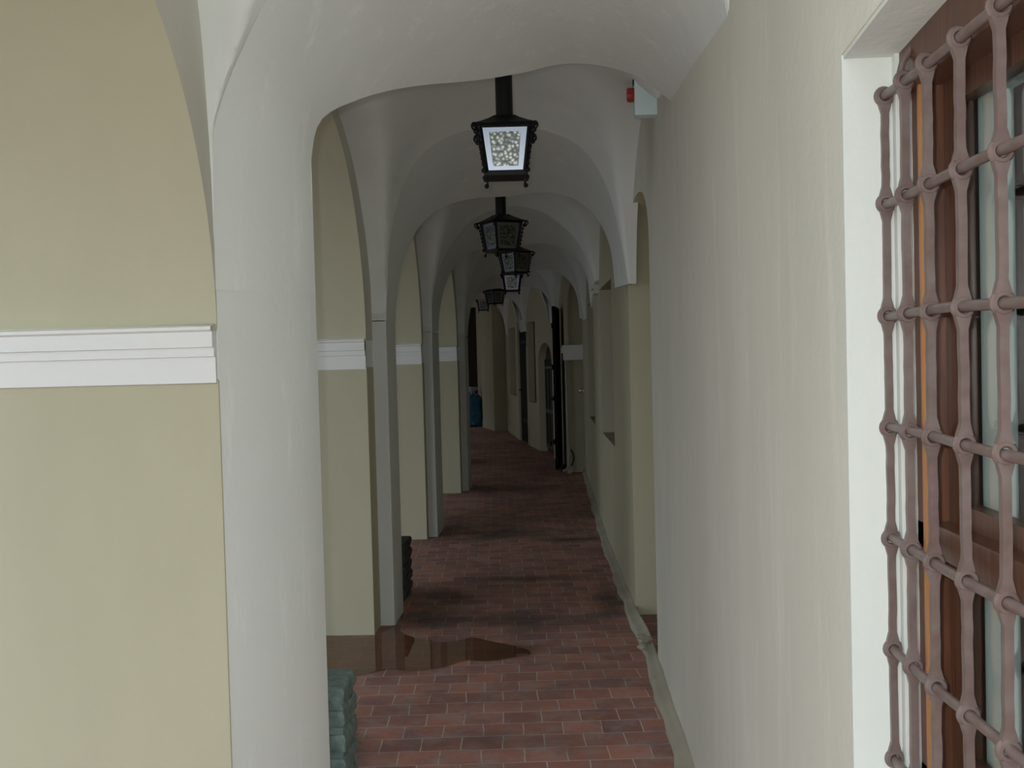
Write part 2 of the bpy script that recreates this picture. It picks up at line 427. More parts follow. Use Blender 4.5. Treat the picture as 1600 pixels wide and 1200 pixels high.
# ------------------------------------------------------------------ transverse arches
arch_labels = [
    'limewashed vault arch at the arcade entrance nearest the viewer',
    'wide splayed grey arch overhead in front of the nearest lantern',
    'rounded grey arch behind the nearest lantern, with a bright face',
    'grey arch framing the second hanging lantern from behind',
    'dim grey arch at the end of the straight right wall',
    'first dark arch past the end of the straight right wall',
    'second dark arch past the end of the straight right wall',
    'last dark arch before the end wall with the blue bag']
for i in range(8):
    f_, k_ = FS[i], BS[i]
    root = thing('transverse_arch', arch_labels[i], 'arch', (0, 0, 0), 0, 'arches across the corridor'); root['kind'] = 'structure'
    xr = XRIGHT(P[i][1])+(.004 if i == 2 else .06)
    Fp = [Vector((x, skew(i, x, 0), z)) for x, z in f_]; Bp = [Vector((x, skew(i, x, 1), z)) for x, z in k_]
    xl = P[i][4]-.05
    b = MB()
    rows = []
    NR = 10
    for r in range(NR+1):
        v_ = r/NR
        e = (math.sin(v_*PI*.4)/math.sin(PI*.4))**.9 if i == 1 else v_
        rows.append([Vector((lerp(a.x, c_.x, e), lerp(a.y, c_.y, v_), lerp(a.z, c_.z, e if i != 1 else lerp(v_, e, .3)))) for a, c_ in zip(Fp, Bp)])
    b.grid(rows)
    # faces front and back, up to the attic
    for L_ in (Fp, Bp):
        for a, c_ in zip(L_, L_[1:]):
            if c_.x - a.x > 1e-4 and i != 1 or (i == 1 and c_.x > a.x and a.x > P[1][4]-.001):
                b.face([a, c_, (c_.x, c_.y, TOP), (a.x, a.y, TOP)])
        a = L_[0]; b.face([a, (a.x, a.y, TOP), (xl, a.y, TOP), (xl, a.y, a.z)])
        a = L_[-1]; b.face([a, (a.x, a.y, TOP), (xr, a.y, TOP), (xr, a.y, a.z)])
    # undersides of the two springings
    b.face([(xr, Fp[-1].y, Fp[-1].z), (xr, Bp[-1].y, Bp[-1].z), (xr, Bp[-1].y, TOP), (xr, Fp[-1].y, TOP)])
    a, c_ = Fp[-1], Bp[-1]; b.face([a, c_, (xr, c_.y, c_.z), (xr, a.y, a.z)])
    a, c_ = Fp[0], Bp[0]; b.face([a, c_, (xl, c_.y, c_.z), (xl, a.y, a.z)])
    b.build('arch_ring', M_lime, root, angle=42)

# ------------------------------------------------------------------ pillars
pil_labels = [
    'cream and grey arcade pillar at the entrance beside the viewer',
    'nearest large pillar at left with wide cream face and rounded grey corner',
    'cream and grey pillar at left standing by the puddle',
    'third visible left pillar, just past the dark stone block',
    'slim-looking fourth left pillar, whose edge hides the blue bag partly',
    'left pillar around the bend, first past the fourth visible one',
    'left pillar around the bend, second past the fourth visible one',
    'left pillar around the bend nearest the end wall']
XO = .82
def molding(b, yb0, yb1, x0, x1):
    """stepped impost band running round the pillar body"""
    prof = [(0, IMP0-.004), (.012, IMP0), (.012, IMP0+.082), (.024, IMP0+.084), (.024, IMP0+.112), (.038, IMP0+.114),
            (.038, IMP0+.162), (.052, IMP0+.168), (.052, IMP0+.178), (0, IMP0+.188)]
    rows = []
    for o_, z in prof:
        rows.append([(x1, yb0-o_, z), (x0-o_, yb0-o_, z), (x0-o_, yb1+o_, z), (x1, yb1+o_, z)])
    b.grid(rows, closed=False)
    b.face([rows[0][0], rows[0][3], rows[-1][3], rows[-1][0]])
for i, (y0, q0, q1, y1, xc, xp) in enumerate(P):
    root = thing('arcade_pillar', pil_labels[i], 'pillar', ((xc-XO+xc)/2, (y0+y1)/2, 0), 0, 'pillars along the left side')
    off = Vector(root.location)
    b = MB(); b.box(xc-XO, xc, y0, y1, 0, IMP0+.01, bev=.006)
    bmesh.ops.translate(b.bm, verts=b.bm.verts, vec=-off); tag(b.build('pillar_body', M_yellow, root, angle=50), 'cream painted body')
    b = MB(); molding(b, y0, y1, xc-XO, xc-.004)
    bmesh.ops.translate(b.bm, verts=b.bm.verts, vec=-off); tag(b.build('impost_molding', M_white, root, angle=30), 'white stepped band')
    b = MB()
    if i == 1:
        plan = [(xc-.05, y0+.02)]
        n = 10
        plan = [(xc-.04, q0-.0)]
        for k in range(n+1):
            a = k/n
            plan.append((lerp(xc, xp, (math.sin(a*PI*.4)/math.sin(PI*.4))**.9), lerp(q0, q1, a)))
        plan.append((xc-.04, q1))
    else:
        bv = .012
        plan = [(xc-.04, q0), (xp-bv, q0), (xp-bv*.3, q0+bv*.3), (xp, q0+bv), (xp, q1-bv), (xp-bv*.3, q1-bv*.3), (xp-bv, q1), (xc-.04, q1)]
    zs = [0, .25, .55, .9, 1.3, 1.65, 1.935]
    b.grid([[(x, y, z) for x, y in plan] for z in zs])
    b.face([(x, y, 1.935) for x, y in plan])
    bmesh.ops.translate(b.bm, verts=b.bm.verts, vec=-off); tag(b.build('pilaster', M_lime, root, angle=42), 'grey limewashed pilaster')

# court wall above the pillars: cream arch reveals, grey corridor face
b = MB()
NA = 40
for i in range(8):
    y0, q0, q1, y1, xc, xp = P[i]
    b.box(xc-XO, xc, y0, y1, IMP1-.01, TOP, mi=1)
for i in range(7):
    ya, yb = P[i][3], P[i+1][0]; xa, xb = P[i][4], P[i+1][4]
    pts = []
    for k in range(NA+1):
        a = PI - PI*k/NA
        y = (ya+yb)/2 + (yb-ya)/2*math.cos(a); z = 1.80 + (1.05 if i == 0 else 1.20)*math.sin(a)
        t = (y-ya)/(yb-ya); pts.append((lerp(xa, xb, t), y, z))
    for p, q in zip(pts, pts[1:]):
        b.face([p, q, (q[0]-XO, q[1], q[2]), (p[0]-XO, p[1], p[2])], mi=0)
        b.face([p, q, (q[0], q[1], TOP), (p[0], p[1], TOP)], mi=1)
        b.face([(p[0]-XO, p[1], p[2]), (q[0]-XO, q[1], q[2]), (q[0]-XO, q[1], TOP), (p[0]-XO, p[1], TOP)], mi=1)
# the block faces towards the viewer above each molding are cream
for f in b.bm.faces:
    pass
wl = b.build('wall_left', [M_yellow, M_wallr], angle=30)
for p in wl.data.polygons:
    if abs(p.normal.y) > .9: p.material_index = 0
wl['kind'] = 'structure'

# ------------------------------------------------------------------ walls on the right
def wall(name, xf, ya, yb, ops, mats, thick=.4, top=TOP, parent=None):
    """wall that follows xf(y); ops: (y0, y1, z0, ztop(y), depth, back_material_index or None)"""
    b = MB()
    cuts = {ya, yb}
    y = ya
    while y < yb: cuts.add(round(y, 3)); y += .4
    for o_ in ops:
        n = 24 if o_[6] else 2
        for k in range(n+1): cuts.add(round(lerp(o_[0], o_[1], .5-.5*math.cos(PI*k/n)), 4))
    cuts = sorted(cuts)
    for a, c_ in zip(cuts, cuts[1:]):
        if c_-a < 1e-4: continue
        mid = (a+c_)/2
        o_ = next((q for q in ops if q[0] < mid < q[1]), None)
        xa, xb = xf(a), xf(c_)
        if o_ is None:
            b.face([(xa, a, -.05), (xb, c_, -.05), (xb, c_, top), (xa, a, top)], 0)
            continue
        y0, y1, z0, zt, dep, back, arc = o_
        za, zb = zt(a), zt(c_)
        if z0 > 0: b.face([(xa, a, -.05), (xb, c_, -.05), (xb, c_, z0), (xa, a, z0)], 0)
        b.face([(xa, a, za), (xb, c_, zb), (xb, c_, top), (xa, a, top)], 0)
        b.face([(xa, a, za), (xb, c_, zb), (xb+dep, c_, zb), (xa+dep, a, za)], 1)
        if z0 > 0: b.face([(xa, a, z0), (xb, c_, z0), (xb+dep, c_, z0-.0), (xa+dep, a, z0)], 2)
        if back is not None:
            b.face([(xa+dep, a, z0), (xb+dep, c_, z0), (xb+dep, c_, zb), (xa+dep, a, za)], back)
    for o_ in ops:
        y0, y1, z0, zt, dep, back, arc = o_
        for y in (y0, y1):
            x = xf(y); b.face([(x, y, z0), (x+dep, y, z0), (x+dep, y, zt(y)), (x, y, zt(y))], 1)
    # back of the wall, ends and top
    for y in (ya, yb):
        x = xf(y); b.face([(x, y, -.05), (x+thick, y, -.05), (x+thick, y, top), (x, y, top)], 0)
    o = b.build(name, mats, angle=30); o['kind'] = 'structure'
    for p in o.data.polygons:        # cream paint starts behind the niche
        if p.material_index == 0 and p.center.y > 6.75: p.material_index = 1
    return o
def arch_top(y0, y1, spring, rise):
    return lambda y: spring + rise*math.sqrt(max(0, 1-((2*y-y0-y1)/(y1-y0))**2))
def flat(z): return lambda y: z
WY0, WY1, WZ0, WZ1 = .50, 1.885, .90, 2.205
def win_top(y): return WZ1 + .035*math.sin(PI*(y-WY0)/(WY1-WY0))
wall('wall_right', XR, -1.0, 14.9, [
    (WY0, WY1, WZ0, win_top, .12, None, True),
    (5.66, 6.80, 0.0, arch_top(5.66, 6.80, 2.30, .32), .26, 1, True),
    (8.25, 9.75, .96, flat(2.27), .14, 3, False),
    (11.3, 12.9, .92, flat(2.27), .14, 3, False),
], [M_wallr, M_yellow, M_skirt, M_doorwood])
wall('wall_bend', XF, 15.35, 23.65, [
    (17.15, 18.45, 0.0, arch_top(17.15, 18.45, 1.55, .33), .16, None, True),
    (18.72, 19.55, .82, flat(2.28), .12, 3, False),
    (19.72, 20.85, 0.0, flat(2.35), .10, None, False),
    (21.3, 22.6, .85, flat(2.25), .12, 3, False),
], [M_wallr, M_yellow, M_skirt, M_dark])
# white plaster inside the reveal of the near window (the same wall, thin coat)
def strip_prism(b, x0, x1, y0, y1, z0, z1): b.box(x0, x1, y0, y1, z0, z1)

# pier that closes the straight wall, with a blind arch and impost
b = MB()
px0, px1, py0, py1 = .125, .80, 14.9, 15.4
ax0, ax1 = .185, .37
n = 16
b.face([(px0, py0, -.05), (ax0, py0, -.05), (ax0, py0, 2.2), (ax0, py0, TOP), (px0, py0, TOP)])
b.face([(ax1, py0, -.05), (px1, py0, -.05), (px1, py0, TOP), (ax1, py0, TOP)])
ap = [(lerp(ax0, ax1, k/n), 2.35+.34*math.sqrt(max(0, 1-(2*k/n-1)**2))) for k in range(n+1)]
for (xa, za), (xb, zb) in zip(ap, ap[1:]):
    b.face([(xa, py0, za), (xb, py0, zb), (xb, py0, TOP), (xa, py0, TOP)])
    b.face([(xa, py0, za), (xb, py0, zb), (xb, py0+.12, zb), (xa, py0+.12, za)])
    b.face([(xa, py0+.12, 0), (xb, py0+.12, 0), (xb, py0+.12, zb), (xa, py0+.12, za)])
for x in (ax0, ax1): b.face([(x, py0, 0), (x, py0+.12, 0), (x, py0+.12, 2.35), (x, py0, 2.35)])
b.face([(px0, py0, -.05), (px0, py1+.06, -.05), (px0, py1+.06, TOP), (px0, py0, TOP)])
root = thing('end_pier', 'dim pier projecting where the straight right wall ends', 'pier', (px0, py0, 0))
def rel(b_, rt): bmesh.ops.translate(b_.bm, verts=b_.bm.verts, vec=-Vector(rt.location))
rel(b, root); b.build('pier_body', M_yellow, root)
b = MB()
for (o_, z0, z1) in ((.02, 1.60, 1.70), (.045, 1.70, 1.78), (.03, 1.78, 1.81)):
    b.box(px0-o_, .384, py0-o_, py0+.1, z0, z1)
rel(b, root); tag(b.build('impost_molding', M_white, root), 'white stepped band')

b = MB(); b.box(.355, .43, 9.84, 10.46, 2.29, 2.325, bev=.004); b.box(.370, .43, 9.86, 10.44, 2.245, 2.29, bev=.004)
tag(b.build('trim_1', M_wallr, weld=False), kind='structure')

# end of the corridor: corner of the wall, end wall
b = MB()
pl = [(-1.12, 23.65), (-1.39, 23.42), (-1.77, 25.0), (-1.95, 26.1)]
for (xa, ya), (xb, yb) in zip(pl, pl[1:]): b.face([(xa, ya, -.05), (xb, yb, -.05), (xb, yb, TOP), (xa, ya, TOP)])
tag(b.build('wall_corner', M_yellow, smooth=False), kind='structure')
b = MB(); b.box(-6, -1.2, 26.05, 26.4, -.05, TOP)
tag(b.build('wall_end', M_doorwood), kind='structure')
# closing walls behind the right-hand wall
b = MB(); b.box(1.6, 1.8, -1.4, 27, -.05, TOP); b.box(.5, 1.7, -1.4, -1.0, -.05, TOP); b.box(-1.2, 1.7, 26.1, 26.4, -.05, TOP)
tag(b.build('wall_outer', M_lime), kind='structure')

# skirting of rough mortar
b = MB(); rows = []
y = -1.0; ys = []
while y < 14.85: ys.append(y); y += .09
ys.append(14.88)
for y in ys:
    x = XR(y); wv_ = .006*math.sin(y*5.1)+.004*math.sin(y*13.7+1)+random.uniform(-.004, .004)
    gap = 5.66 < y < 6.8
    wd = lerp(.072, .05, min(max(y/14, 0), 1)) + wv_
    h_ = .045 + .005*math.sin(y*7.3)+random.uniform(-.003, .003)
    x2 = x + (.02 if not gap else .0)
    rows.append([(x-wd, y, 0), (x-wd+.004, y, h_*.55), (x-wd*.75, y, h_*.72), (x-wd*.45, y, h_*.8), (x-wd*.22, y, h_), (x-.006, y, h_*1.25), (x2, y, h_*1.3), (x2, y, 0)])
b.grid(rows)
b.face(rows[0]); b.face(rows[-1])
tag(b.build('baseboard_right', M_skirt, angle=60), kind='structure')
b = MB()
for k in range(9):
    b.sphere((.45+random.uniform(-.03, .05), 6.05+random.uniform(-.25, .2), .05+random.uniform(0, .02)), random.uniform(.012, .028), 6, sc=(1.2, 1, .7))
tag(b.build('plaster_rubble', M_skirt), 'small heap of broken plaster crumbs on the skirting before the niche', 'rubble', kind='stuff')

# ------------------------------------------------------------------ near window with grille
win = bpy.data.objects.new('window_1', None); COL.objects.link(win); win['kind'] = 'structure'
b = MB()
# plaster coat of the reveal: far cheek, head, sill
b.box(.5095, .632, WY1-.012, WY1+.0, WZ0, WZ1+.0)
b.box(.595, .632, WY1-.03, WY1+.0, WZ0, WZ1)
n = 12
for k in range(n):
    a, c_ = lerp(WY0, WY1, k/n), lerp(WY0, WY1, (k+1)/n)
    za, zb = win_top(a), win_top(c_)
    b.face([(.512, a, za-.008), (.512, c_, zb-.008), (.632, c_, zb-.008), (.632, a, za-.008)])
    b.face([(.512, a, za-.008), (.512, c_, zb-.008), (.512, c_, zb+.001), (.512, a, za+.001)])
b.box(.512, .70, WY0, WY1, WZ0-.01, WZ0+.015)
b.build('reveal_plaster', M_reveal, win, angle=30, weld=False)
b = MB()
fx0, fx1 = .622, .70
b.box(fx0, fx1, WY1-.085, WY1+.01, WZ0, WZ1+.04, bev=.004)
b.box(fx0, fx1, WY0-.01, WY0+.08, WZ0, WZ1+.04, bev=.004)
b.box(fx0-.02, fx1, WY0, WY1, WZ1-.075, WZ1+.05, bev=.004)
b.box(fx0, fx1, WY0, WY1, WZ0, WZ0+.075, bev=.004)
b.box(fx0, fx1, WY0, WY1, 1.345, 1.40, bev=.006)
b.build('window_frame', M_wood, win, weld=False)
b = MB(); b.box(.612, .623, WY1-.094, WY1-.086, WZ0, WZ1-.02); tag(b.build('lit_edge_strip', mat('painted_edge_light', (.42, .19, .07), .35), win), 'orange strip painted as the lit corner of the frame')  # added strip, its brighter colour stands for light on the frame's front corner
def sash(y0, y1, z0, z1):
    b = MB(); s_ = .05
    xa, xb = .655, .69
    b.box(xa, xb, y0, y0+s_, z0, z1, bev=.003); b.box(xa, xb, y1-s_, y1, z0, z1, bev=.003)
    b.box(xa+.002, xb-.002, y0+.002, y1-.002, z0, z0+s_); b.box(xa+.002, xb-.002, y0+.002, y1-.002, z1-s_, z1)
    f_ = b.build('window_sash', M_wood, win, weld=False)
    b = MB(); b.box(.670, .674, y0+s_-.005, y1-s_+.005, z0+s_-.005, z1-s_+.005); b.build('pane', M_pane, f_, smooth=False)
for (ya, yb) in ((WY0+.08, 1.19), (1.19, WY1-.085)):
    sash(ya, yb, WZ0+.065, 1.36); sash(ya, yb, 1.385, WZ1-.065)
# inner pale casement
b = MB()
for (ya, yb) in ((1.672, 1.748), (1.10, 1.18), (.585, .66)):
    b.box(.693, .72, ya, yb, .86, 2.2, bev=.004)
b.box(.695, .718, .6, 1.74, 2.09, 2.2); b.box(.695, .718, .6, 1.74, .86, .99)
b.build('inner_casement', M_wood2, win, weld=False)
b = MB()
rows = []
for z in (.9, 1.5, 2.15):
    rows.append([(.86+.012*math.sin(k*1.3), lerp(1.62, 1.50, k/14), z) for k in range(15)])
b.grid(rows)
rows = []
for z in (.9, 1.5, 2.15):
    rows.append([(.86+.012*math.sin(k*1.5), lerp(1.26, .6, k/40), z) for k in range(41)])
b.grid(rows)
b.build('net_curtain', M_curtain, win)
b = MB()
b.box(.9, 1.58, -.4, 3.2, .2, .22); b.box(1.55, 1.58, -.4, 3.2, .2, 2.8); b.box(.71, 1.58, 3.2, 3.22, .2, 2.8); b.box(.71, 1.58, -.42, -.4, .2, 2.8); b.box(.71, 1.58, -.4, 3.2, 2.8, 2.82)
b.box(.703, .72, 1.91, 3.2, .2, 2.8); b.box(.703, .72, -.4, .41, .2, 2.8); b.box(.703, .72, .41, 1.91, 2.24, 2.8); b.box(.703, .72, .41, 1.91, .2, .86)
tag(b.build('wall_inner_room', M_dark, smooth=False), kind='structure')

# wrought grille
GX = .58
gy = [1.87, 1.765, 1.66, 1.53, 1.395, 1.28, 1.165, 1.05, .93, .81, .69, .575]
gz = [2.13, 1.945, 1.75, 1.555, 1.36, 1.165, .97]
gr = thing('window_grille', 'brown wrought iron grille of pierced bars before the right window', 'window grille', (GX, 1.87, WZ0))
for j, y in enumerate(gy):
    b = MB(); hw = .0062
    zz = []
    z = gz[-1]
    stops = gz[::-1]
    for k, za in enumerate(stops):
        b.torus((GX, y, za), .0128, .0052, 'y', 18, 8)
        b.torus((GX, y-.003, za), .0120, .0046, 'y', 18, 6)
        if k < len(stops)-1:
            zb = stops[k+1]
            # square bar that flares into the eyes
            n = 9; rows = []
            for q in range(n+1):
                t = q/n; zc = lerp(za+.012, zb-.012, t)
                e = max(0, 1-min(t, 1-t)*9); h2 = hw + .005*e; d2 = .0058
                sx = random.uniform(-.0006, .0006)
                rows.append([(GX-h2+sx, y-d2, zc), (GX+h2+sx, y-d2, zc), (GX+h2+sx, y+d2, zc), (GX-h2+sx, y+d2, zc)])
            b.grid(rows, closed=True)
    rel(b, gr); b.build('upright_bar', M_grille, gr, angle=45)
for z in gz:
    b = MB(); pts = []
    n = 40
    for k in range(n+1):
        y = lerp(gy[0]+.008, gy[-1]-.06, k/n); pts.append((GX+random.uniform(-.0006, .0006), y, z+.0025*math.sin(y*9+z*7)))
    b.tube(pts, .0080, 12)
    rel(b, gr); b.build('cross_bar', M_grille, gr)
for y in (1.80, 1.30, .80):       # stays that tie the grille into the window head and sill
    b = MB(); b.tube([(GX, y, 2.13), (GX+.01, y, 2.17), (GX+.03, y, 2.20)], .006, 8); rel(b, gr); b.build('fixing_stay', M_grille, gr)
    b = MB(); b.tube([(GX, y, .97), (GX+.01, y, .93), (GX+.03, y, .905)], .006, 8); rel(b, gr); b.build('fixing_stay', M_grille, gr)
# wisps of cobweb and straw caught on the grille
b = MB()
for (y, z, dx, dz) in ((1.87, 1.98, -.03, -.012), (1.87, 1.90, -.02, -.02), (1.87, 1.60, -.028, .004), (1.87, 1.70, -.022, -.006), (1.87, 1.43, -.03, -.01), (1.87, 1.62, -.02, -.03)):
    pts = [(GX-.008+dx*t, y+.004, z+dz*t+.006*math.sin(t*4)) for t in (0, .3, .6, 1)]
    b.tube(pts, .0006, 4)
tag(b.build('cobweb', M_grille), 'thin cobweb threads clinging to the outer edge of the grille', 'cobweb', kind='stuff')

# ------------------------------------------------------------------ lanterns
def make_lantern(label):
    """origin at the top of the stem"""
    root = thing('hanging_lantern', label, 'lantern', (0, 0, 0), 0, 'black iron lanterns under the vault')
    b = MB(); b.lathe([(.043, .22), (.043, -.135), (.055, -.14), (.058, -.15), (.05, -.16)], n=24); b.build('stem', M_iron, root)
    # hipped roof
    b = MB(); rows = []
    for hw, z in ((.05, -.135), (.075, -.153), (.115, -.175), (.148, -.190), (.150, -.197), (.140, -.199)):
        rows.append([(-hw, -hw, z), (hw, -hw, z), (hw, hw, z), (-hw, hw, z)])
    b.grid(rows, closed=True); b.face(rows[-1])
    # scalloped valance
    for s_ in range(4):
        M = Matrix.Rotation(s_*PI/2, 4, 'Z')
        for k in range(11):
            x = lerp(-.12, .12, k/10)
            pts = [(x-.011, -.128, -.196), (x+.011, -.128, -.196), (x+.009, -.128, -.205), (x, -.128, -.209), (x-.009, -.128, -.205)]
            b.face([M @ Vector(p) for p in pts])
    b.build('roof', M_iron, root, angle=25)
    tw, bw, zt, zb = .122, .094, -.198, -.425
    for s_ in range(4):
        a = s_*PI/2 + PI/4; M = Matrix.Rotation(a, 4, 'Z')
        # curled volute at each roof corner
        b = MB(); pts = []
        for k in range(15):
            t = k/14; an = PI/2 - t*1.6*PI*1.15; r_ = lerp(.020, .007, t)
            pts.append(M @ Vector((.208 + r_*math.cos(an), 0, -.212 + r_*math.sin(an))))
        b.tube(pts, [.0055]*14+[.008], 7)
        b.sphere(pts[-1], .010, 8)
        b.build('roof_scroll', M_iron, root)
        # corner post: angle iron with a twisted bar and beads
        b = MB(); p0, p1 = M @ Vector((tw*1.414, 0, zt)), M @ Vector((bw*1.414, 0, zb))
        b.tube([p0, p1], .011, 4)
        o0, o1 = M @ Vector((tw*1.414+.017, 0, zt-.02)), M @ Vector((bw*1.414+.015, 0, zb+.01))
        n = 26
        b.tube([o0.lerp(o1, k/n) for k in range(n+1)], [.0058+.0035*math.sin(k*1.55) for k in range(n+1)], 8)
        b.sphere(M @ Vector((tw*1.414+.026, 0, zt-.032)), .0145, 10); b.sphere(M @ Vector((bw*1.414+.020, 0, zb+.008)), .0125, 10)
        b.build('corner_post', M_iron, root)
        b = MB(); c0 = M @ Vector((bw*1.414+.002, 0, zb-.012))
        b.tube([c0, c0+Vector((0, 0, -.014)), M @ Vector((bw*1.414+.012, 0, zb-.034))], .006, 7); b.sphere(M @ Vector((bw*1.414+.008, 0, zb-.036)), .0125, 10)
        b.build('foot', M_iron, root)
        # pane in the middle of each side
        M2 = Matrix.Rotation(s_*PI/2, 4, 'Z')
        def q(u, v_, o_=0):   # u -1..1, v 0 top..1 bottom
            hw = lerp(tw, bw, v_)-.008
            return M2 @ Vector((u*hw, -(lerp(tw, bw, v_)-.004)+o_, lerp(zt-.004, zb+.004, v_)))
        b = MB(); mU, mV = .70, (.13, .88)
        b.face([q(-mU, mV[0]), q(mU, mV[0]), q(mU, mV[1]), q(-mU, mV[1])]); b.face([q(-mU, mV[0], .004), q(mU, mV[0], .004), q(mU, mV[1], .004), q(-mU, mV[1], .004)])
        b.mi = 1
        for quad in (((-1, 0), (1, 0), (mU, mV[0]), (-mU, mV[0])), ((-1, 1), (1, 1), (mU, mV[1]), (-mU, mV[1])), ((-1, 0), (-mU, mV[0]), (-mU, mV[1]), (-1, 1)), ((1, 0), (mU, mV[0]), (mU, mV[1]), (1, 1))):
            b.face([q(u, v_, .001) for u, v_ in quad]); b.face([q(u, v_, .005) for u, v_ in quad])
        b.build('glass_pane', [M_glass, M_glassedge], root, smooth=False)
    for (nm, hw, z0, z1) in (('top_frame', tw+.006, zt-.012, zt+.004), ('bottom_frame', bw+.006, zb-.014, zb+.010)):
        b = MB()
        b.grid([[(-h_, -h_, z), (h_, -h_, z), (h_, h_, z), (-h_, h_, z)] for h_, z in ((hw-.014, z0), (hw, z0), (hw, z1), (hw-.014, z1), (hw-.014, z0))], closed=True)
        if nm == 'bottom_frame': b.face([(-hw+.014, -hw+.014, z0), (hw-.014, -hw+.014, z0), (hw-.014, hw-.014, z0), (-hw+.014, hw-.014, z0)])
        b.build(nm, M_iron, root)
    b = MB(); b.lathe([(.014, -.20), (.014, -.235), (.018, -.24), (.03, -.275), (.032, -.30), (.02, -.325), (.004, -.333)], n=16); b.build('bulb', M_bulb, root)
    return root
lamp_spots = [   # x, y, rotation, z of the stem top, label
    (-.225, 5.30, 2.4, None, 'nearest hanging lantern, black iron with bright pebbled glass'),
    (-.415, 8.60, 33, None, 'second hanging lantern in the row, turned cornerwise, with dark glass'),
    (-.43, 12.0, 45, None, 'third lantern in the row, partly behind the second one'),
    (-.60, 15.2, 2, None, 'fourth lantern in the row, small, facing square on under the third'),
    (-1.075, 19.2, 42, None, 'fifth lantern in the row, tiny and turned cornerwise with visible stem'),
    (-1.517, 22.6, 4, None, 'farthest and smallest lantern, leftmost of the row')]
lz = [3.02, 2.97, 3.05, 3.04, 3.06, 3.09]
first = make_lantern(lamp_spots[0][4])
for k, (x, y, a, _, lab) in enumerate(lamp_spots):
    o = first if k == 0 else copy_tree(first)
    o.location = (x, y, lz[k]); o.rotation_euler = (0, 0, math.radians(a)); o['label'] = lab

# ------------------------------------------------------------------ alarm box on the right wall
root = thing('alarm_box', 'pale blue-grey alarm box with red beacon high on the right wall', 'alarm', (.51, 5.1, 2.82), math.radians(0))
b = MB(); b.box(-.105, .004, -.03, .05, 0, .21, bev=.004); b.build('housing', M_alarm, root)
b = MB(); b.lathe([(.032, 0), (.034, -.006), (.034, -.026), (.028, -.034), (.0, -.036)], c=(-.105, .01, .105), n=20, axis='x'); tag(b.build('beacon', M_red, root), 'red round beacon lens')
b = MB()
for k in range(7): b.box(-.108, -.103, -.024, .044, .15+k*.007, .153+k*.007)
b.build('speaker_grille', M_irond, root)

# ------------------------------------------------------------------ stone blocks behind the pillars
def stone_post(name, x0, x1, y0, y1, h, n, material, label, group=None):
    root = thing(name, label, 'stone block', ((x0+x1)/2, (y0+y1)/2, 0))
    lay = h/n
    for k in range(n):
        b = MB(); hx, hy = (x1-x0)/2, (y1-y0)/2
        rows = []
        prof = [(-.007, .0), (-.008, lay*.26), (0, lay*.30), (.003, lay*.5), (.002, lay*.8), (-.001, lay-.004), (-.007, lay)]
        for o_, z in prof:
            row = []
            for (cx, cy) in ((-1, -1), (1, -1), (1, 1), (-1, 1)):
                nx = []
                row.append((cx*(hx+o_), cy*(hy+o_), k*lay+z))
            # subdivide the edge for a rough outline
            rr = []
            for a, c_ in zip(row, row[1:]+row[:1]):
                for t in range(6):
                    p = Vector(a).lerp(Vector(c_), t/6); j = .004
                    rr.append(p+Vector((random.uniform(-j, j), random.uniform(-j, j), 0)))
            rows.append(rr)
        b.grid(rows, closed=True); b.face(rows[-1]); b.face(rows[0])
        b.build('stone_course', material, root, angle=50)
    return root
stone_post('stone_plinth', -1.00, -.835, 3.93, 4.17, .46, 5, M_tealstone, 'teal grey stack of rough stone courses behind the nearest pillar')
stone_post('stone_plinth', -1.30, -1.085, 7.28, 7.62, .40, 5, M_greystone, 'dark stone block standing behind the pillar by the puddle')

# ------------------------------------------------------------------ puddle
b = MB()
pp = smoothline([(-2.1, 6.50, 0), (-1.46, 6.40, 0), (-1.15, 6.37, 0), (-1.05, 6.58, 0), (-.98, 6.42, 0), (-.84, 6.27, 0), (-.68, 6.20, 0), (-.54, 6.30, 0), (-.44, 6.22, 0), (-.36, 6.16, 0), (-.24, 6.06, 0), (-.18, 5.95, 0), (-.30, 5.86, 0),
                 (-.42, 5.80, 0), (-.55, 5.82, 0), (-.66, 5.70, 0), (-.82, 5.64, 0), (-.95, 5.68, 0), (-1.1, 5.58, 0), (-1.35, 5.62, 0), (-1.8, 5.5, 0), (-2.1, 5.7, 0), (-2.1, 6.50, 0)], 140)[:-1]
b.face([(p.x, p.y, .0035) for p in pp])
pud = b.build('puddle', M_water, smooth=False)
if pud.data.polygons[0].normal.z < 0: pud.data.flip_normals()
tag(pud, 'shallow puddle on the brick floor in front of the second left pillar', 'puddle')

# ------------------------------------------------------------------ far doors, pipe, knob, bag
def wall_frame(y0):     # local frame on the far wall: origin, direction along it
    d = Vector((XF(y0+.5)-XF(y0-.5), 1, 0)).normalized(); return Vector((XF(y0), y0, 0)), d
# arched glazed door
o0, d0 = wall_frame(17.8); nrm = Vector((-d0.y, d0.x, 0))   # nrm points to the corridor
def LM(o_, d_, dep):    # x along wall, y out of the wall (towards corridor), z up
    n_ = Vector((-d_.y, d_.x, 0)); m_ = Matrix((d_, n_, Vector((0, 0, 1)))).transposed().to_4x4()
    m_.translation = o_ - n_*dep; return m_
root = bpy.data.objects.new('door_1', None); COL.objects.link(root); root.matrix_world = LM(o0, d0, .12); root['kind'] = 'structure'
def arched(b_, hw, zs, rise, y0, y1, z0=0, n=18):
    pts = [(-hw, z0)] + [(-hw*math.cos(PI*k/n), zs+rise*math.sin(PI*k/n)) for k in range(n+1)] + [(hw, z0)]
    b_.grid([[(x, y, z) for x, z in pts] for y in (y0, y1)])
    b_.face([(x, y1, z) for x, z in pts]); b_.face([(x, y0, z) for x, z in pts])
b = MB(); arched(b, .66, 1.55, .33, -.04, .0); b.build('door_leaf', M_doorwood, root)
